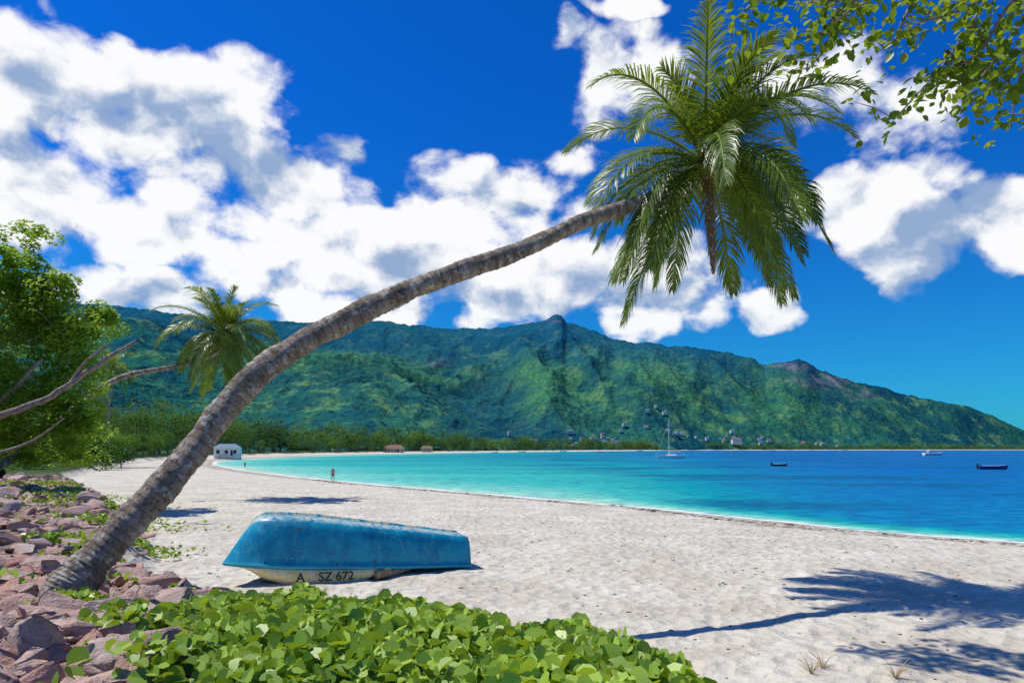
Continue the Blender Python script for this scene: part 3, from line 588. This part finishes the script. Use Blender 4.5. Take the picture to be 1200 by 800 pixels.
for px,d,L in((612,900,9),(660,1100,11),(702,800,9),(750,1400,13),(860,1300,12),(905,1500,14),(990,1700,14),(580,760,7)): 
    skiff('moored_boat',L,white,(P(px,526,d)[0],d,SEA+.1),random.uniform(-.5,.5))
# ------------------------------------------------ people
skin=simple('skin',(.42,.24,.15),.6);shorts=simple('swim_shorts',(.35,.04,.04),.8);hair=simple('hair',(.05,.03,.02),.8)
def person(name,x,y,rz,H=1.72,sm=shorts,step=.2,top=None):
    J={'pel':(0,0,.93),'spi':(0,.01,1.12),'che':(0,.02,1.33),'nec':(0,.0,1.48),'hd0':(0,-.01,1.56),'hd1':(0,-.02,1.66),
       'shL':(.18,0,1.42),'elL':(.25,.06,1.14),'wrL':(.24,-.08,.93),'haL':(.235,-.12,.85),'shR':(-.18,0,1.42),'elR':(-.25,.04,1.14),'wrR':(-.26,.0,.90),'haR':(-.26,-.03,.81),
       'hiL':(.09,0,.88),'knL':(.10,-step*.7,.50),'anL':(.10,-step*.9,.08),'toL':(.11,-step*.9-.16,.03),'hiR':(-.09,0,.88),'knR':(-.10,step*.2,.48),'anR':(-.10,step*1.1,.09),'toR':(-.11,step*1.1-.15,.03)}
    R={'pel':.15,'spi':.125,'che':.155,'nec':.06,'hd0':.085,'hd1':.095,'shL':.07,'elL':.045,'wrL':.032,'haL':.04,'shR':.07,'elR':.045,'wrR':.032,'haR':.04,'hiL':.10,'knL':.06,'anL':.042,'toL':.035,'hiR':.10,'knR':.06,'anR':.042,'toR':.035}
    E=[('pel','spi'),('spi','che'),('che','nec'),('nec','hd0'),('hd0','hd1'),('che','shL'),('shL','elL'),('elL','wrL'),('wrL','haL'),('che','shR'),('shR','elR'),('elR','wrR'),('wrR','haR'),('pel','hiL'),('hiL','knL'),('knL','anL'),('anL','toL'),('pel','hiR'),('hiR','knR'),('knR','anR'),('anR','toR')]
    K=list(J);me=bpy.data.meshes.new(name);me.from_pydata([J[k] for k in K],[(K.index(a),K.index(b)) for a,b in E],[]);o=link(bpy.data.objects.new(name,me))
    mo=o.modifiers.new('skin','SKIN')
    for i,k in enumerate(K): me.skin_vertices[0].data[i].radius=(R[k]*.95,R[k]*.8)
    me.skin_vertices[0].data[0].use_root=True
    sb=o.modifiers.new('sub','SUBSURF');sb.levels=2;sb.render_levels=2
    dg=bpy.context.evaluated_depsgraph_get();m2=bpy.data.meshes.new_from_object(o.evaluated_get(dg));o.modifiers.clear();o.data=m2
    m2.materials.clear();[m2.materials.append(q) for q in(skin,sm,hair)]
    for pgn in m2.polygons:
        c=pgn.center;pgn.use_smooth=True;k=0
        if .56<c.z<1.0 and abs(c.x)<.205: k=1
        if top and 1.0<=c.z<1.44 and abs(c.x)<.2: k=1
        if c.z>1.64 or(c.z>1.56 and c.y>.02): k=2
        pgn.material_index=k
    o.scale=(H/1.75,)*3;o.location=(x,y,gz(x,y));o.rotation_euler[2]=rz;return o
p=P(390,566,78);person('walking_man',p[0],78,.5)
p=P(287,545,150);person('walking_woman',p[0],150,-.3,1.65,simple('swimsuit',(.1,.1,.3),.8),.15,True)
p=P(225,543,185);person('beach_walker',p[0],185,1.0,1.7,simple('shorts_blue',(.05,.1,.3),.8),.2)
mb=MB();rng=np.random.default_rng(2)
for (cx,cy) in((4.6,10.1),(4.3,9.8),(5.4,9.6)):
    for k in range(16):
        z0=gz(cx,cy);a=rng.uniform(0,6.28);e=np.array([math.cos(a)*.2,math.sin(a)*.2,rng.uniform(.08,.32)]);mb.tube([(cx,cy,z0),(cx+e[0]*.4,cy+e[1]*.4,z0+e[2]*.6),(cx+e[0],cy+e[1],z0+e[2])],[.006,.004,.002],4,0)
mb.obj('dry_grass_tuft',[simple('dry_grass',(.42,.32,.17),.9)])
Vs=[];Fs=[];k=0;q=np.concatenate([rng.uniform([-9,9.5],[14,34],(900,2)),rng.uniform([-25,18],[34,85],(22000,2))]);_,dsq,_,dbq=ground(q[:,0],q[:,1])
wl=fbm(q[:,0]*.2,q[:,1]*.2,2,60)
for i,((x,y),a,b) in enumerate(zip(q,dsq,dbq)):
    if a<2 or b>-1: continue
    if i>=900 and abs(a-3.9-(wl[i]-.5)*3)>.6*(.3+rng.uniform()): continue
    s=rng.uniform(.008,.03) if i<900 else rng.uniform(.02,.08);Vs.append(ico1*s*[rng.uniform(1,2.4),1,.5]+[x,y,gz(x,y)+s*.2]);Fs.append(icf1+k*len(ico1));k+=1
mesh_np('beach_debris',np.concatenate(Vs),np.concatenate(Fs),[simple('debris',(.15,.105,.07),.9)])
# ------------------------------------------------ light + sky
sd=Vector((-.54,.08,1)).normalized();el=math.asin(sd.z);azr=math.atan2(sd.x,sd.y)
su=bpy.data.lights.new('sun','SUN');su.energy=4.7;su.angle=math.radians(.5);su.color=(1,.955,.86);so=link(bpy.data.objects.new('sun',su));so.rotation_euler=(-sd).to_track_quat('-Z','Y').to_euler();so.location=(-30,0,50)
w=bpy.data.worlds.new('World');scene.world=w;w.use_nodes=True;w.name='sky';nt=w.node_tree;nt.nodes.clear();N=NT(nt);out=N.n('ShaderNodeOutputWorld');bg=N.n('ShaderNodeBackground')
try: w.cycles.sampling_method='MANUAL';w.cycles.sample_map_resolution=256
except Exception: pass
sk=N.n('ShaderNodeTexSky');sk.sky_type='NISHITA';sk.sun_disc=False;sk.sun_elevation=el;sk.sun_rotation=azr;sk.altitude=0;sk.air_density=1;sk.dust_density=.3;sk.ozone_density=2.5
d=N.n('ShaderNodeTexCoord').outputs['Generated'];sp=N.n('ShaderNodeSeparateXYZ');N.L.new(d,sp.inputs[0]);X,Y,Z=sp.outputs
az_=N.M('ARCTAN2',X,Y);el_=N.M('ARCSINE',Z)
tint=N.mix(N.ss(el_,0.,.5),(.07,.66,1.12),(.02,.50,1.38))
sky=N.mix(1.,sk.outputs[0],tint,'MULTIPLY')
dv=N.V('MULTIPLY',d,(1,1,1.3))
wn=N.n('ShaderNodeTexNoise');N.put(wn.inputs['Vector'],dv);wn.inputs['Scale'].default_value=6;wn.inputs['Detail'].default_value=3;wn.inputs['Roughness'].default_value=.6
wo=N.V('SUBTRACT',wn.outputs['Color'],(.5,.5,.5));wv=N.V('MULTIPLY',wo,(.20,.13,0))
cb=N.n('ShaderNodeCombineXYZ');N.L.new(az_,cb.inputs[0]);N.L.new(el_,cb.inputs[1]);pv=N.V('ADD',cb.outputs[0],wv)
blobs=[(40,95,140,80,1),(180,135,155,85,1),(20,210,160,85,1),(290,215,150,60,1),(130,265,200,45,.75),(165,345,100,28,.85),(275,300,60,34,.8),(415,185,45,30,.7),(575,235,110,52,1),(470,295,170,55,1),(640,190,80,34,.9),(620,335,200,50,1),(750,345,130,42,.9),(705,95,55,60,.9),(775,90,80,55,.8),(980,240,115,50,1),(1095,290,125,52,1),(1190,260,95,60,1),(902,366,44,22,1),(1060,125,110,50,.6),(440,350,220,34,.8),(665,45,24,16,.7),(920,110,100,65,.6),(735,15,45,16,.8),(-200,150,200,160,1),(1450,250,200,120,1)]
B=None
for px,py,rx,ry,s in blobs:
    u=(px-600)/800;a=math.atan(u);v=(526-py)/800*math.cos(a);e=math.atan(v);kx=math.cos(a)**2;ky=math.cos(a)*math.cos(e)**2
    q=N.V('MULTIPLY',N.V('SUBTRACT',pv,(a,e,0)),(1/(rx/800*kx),1/(ry/800*ky),0));r2=N.V('DOT_PRODUCT',q,q)
    f=N.M('MULTIPLY_ADD',r2,-.5*s,s)
    B=f if B is None else N.M('MAXIMUM',B,f)
B=N.M('MAXIMUM',B,-.26)
dw_=N.V('ADD',dv,N.V('MULTIPLY',wo,(.06,.06,.06)))
def cn(off,det=9):
    vv=N.V('ADD',dw_,off);a=N.noise(vv,8,det,.58);b=N.vor(vv,15,'F1',0)
    return N.M('ADD',N.M('MULTIPLY',a,.80),N.M('MULTIPLY',N.M('SUBTRACT',1.,b),.20))
n0=cn((0,0,0));n1=cn((-.014,0,.030));n2=N.noise(N.V('ADD',dw_,(-.05,0,.09)),8,2,.5);n2b=N.noise(dw_,8,2,.5)
den=N.M('ADD',N.M('MULTIPLY_ADD',B,1.1,-.43),N.M('MULTIPLY',N.M('SUBTRACT',n0,.5),3.1))
al=N.ss(den,-.04,.42)
lit=N.M('ADD',N.M('MULTIPLY',N.M('SUBTRACT',n0,n1),6.5),N.M('MULTIPLY',N.M('SUBTRACT',n2b,n2),2.2))
thick=N.ss(den,.2,1.2)
lf=N.ss(N.M('SUBTRACT',lit,N.M('MULTIPLY',thick,.38)),-1.05,.22)
cc=N.mix(lf,(.30,.42,.64),(1.0,1.0,1.0));cc=N.mix(N.M('MULTIPLY',N.ss(el_,.0,.24,1,0),.28),cc,(.42,.66,.90))
cc=N.mix(1.,cc,(10,10,10),'MULTIPLY')
fin=N.mix(N.M('MULTIPLY',al,.97),sky,cc);N.L.new(fin,bg.inputs[0]);bg.inputs[1].default_value=.1;N.L.new(bg.outputs[0],out.inputs[0])
# ------------------------------------------------ camera
cam=bpy.data.cameras.new('camera');cam.lens=24;cam.sensor_width=36;cam.shift_y=126/1200;cam.clip_end=100000;cam.clip_start=.05
co=link(bpy.data.objects.new('camera',cam));co.location=(0,0,EYE);co.rotation_euler=(math.radians(90),0,0);scene.camera=co
scene.view_settings.view_transform='Standard';scene.view_settings.look='None';scene.view_settings.exposure=0
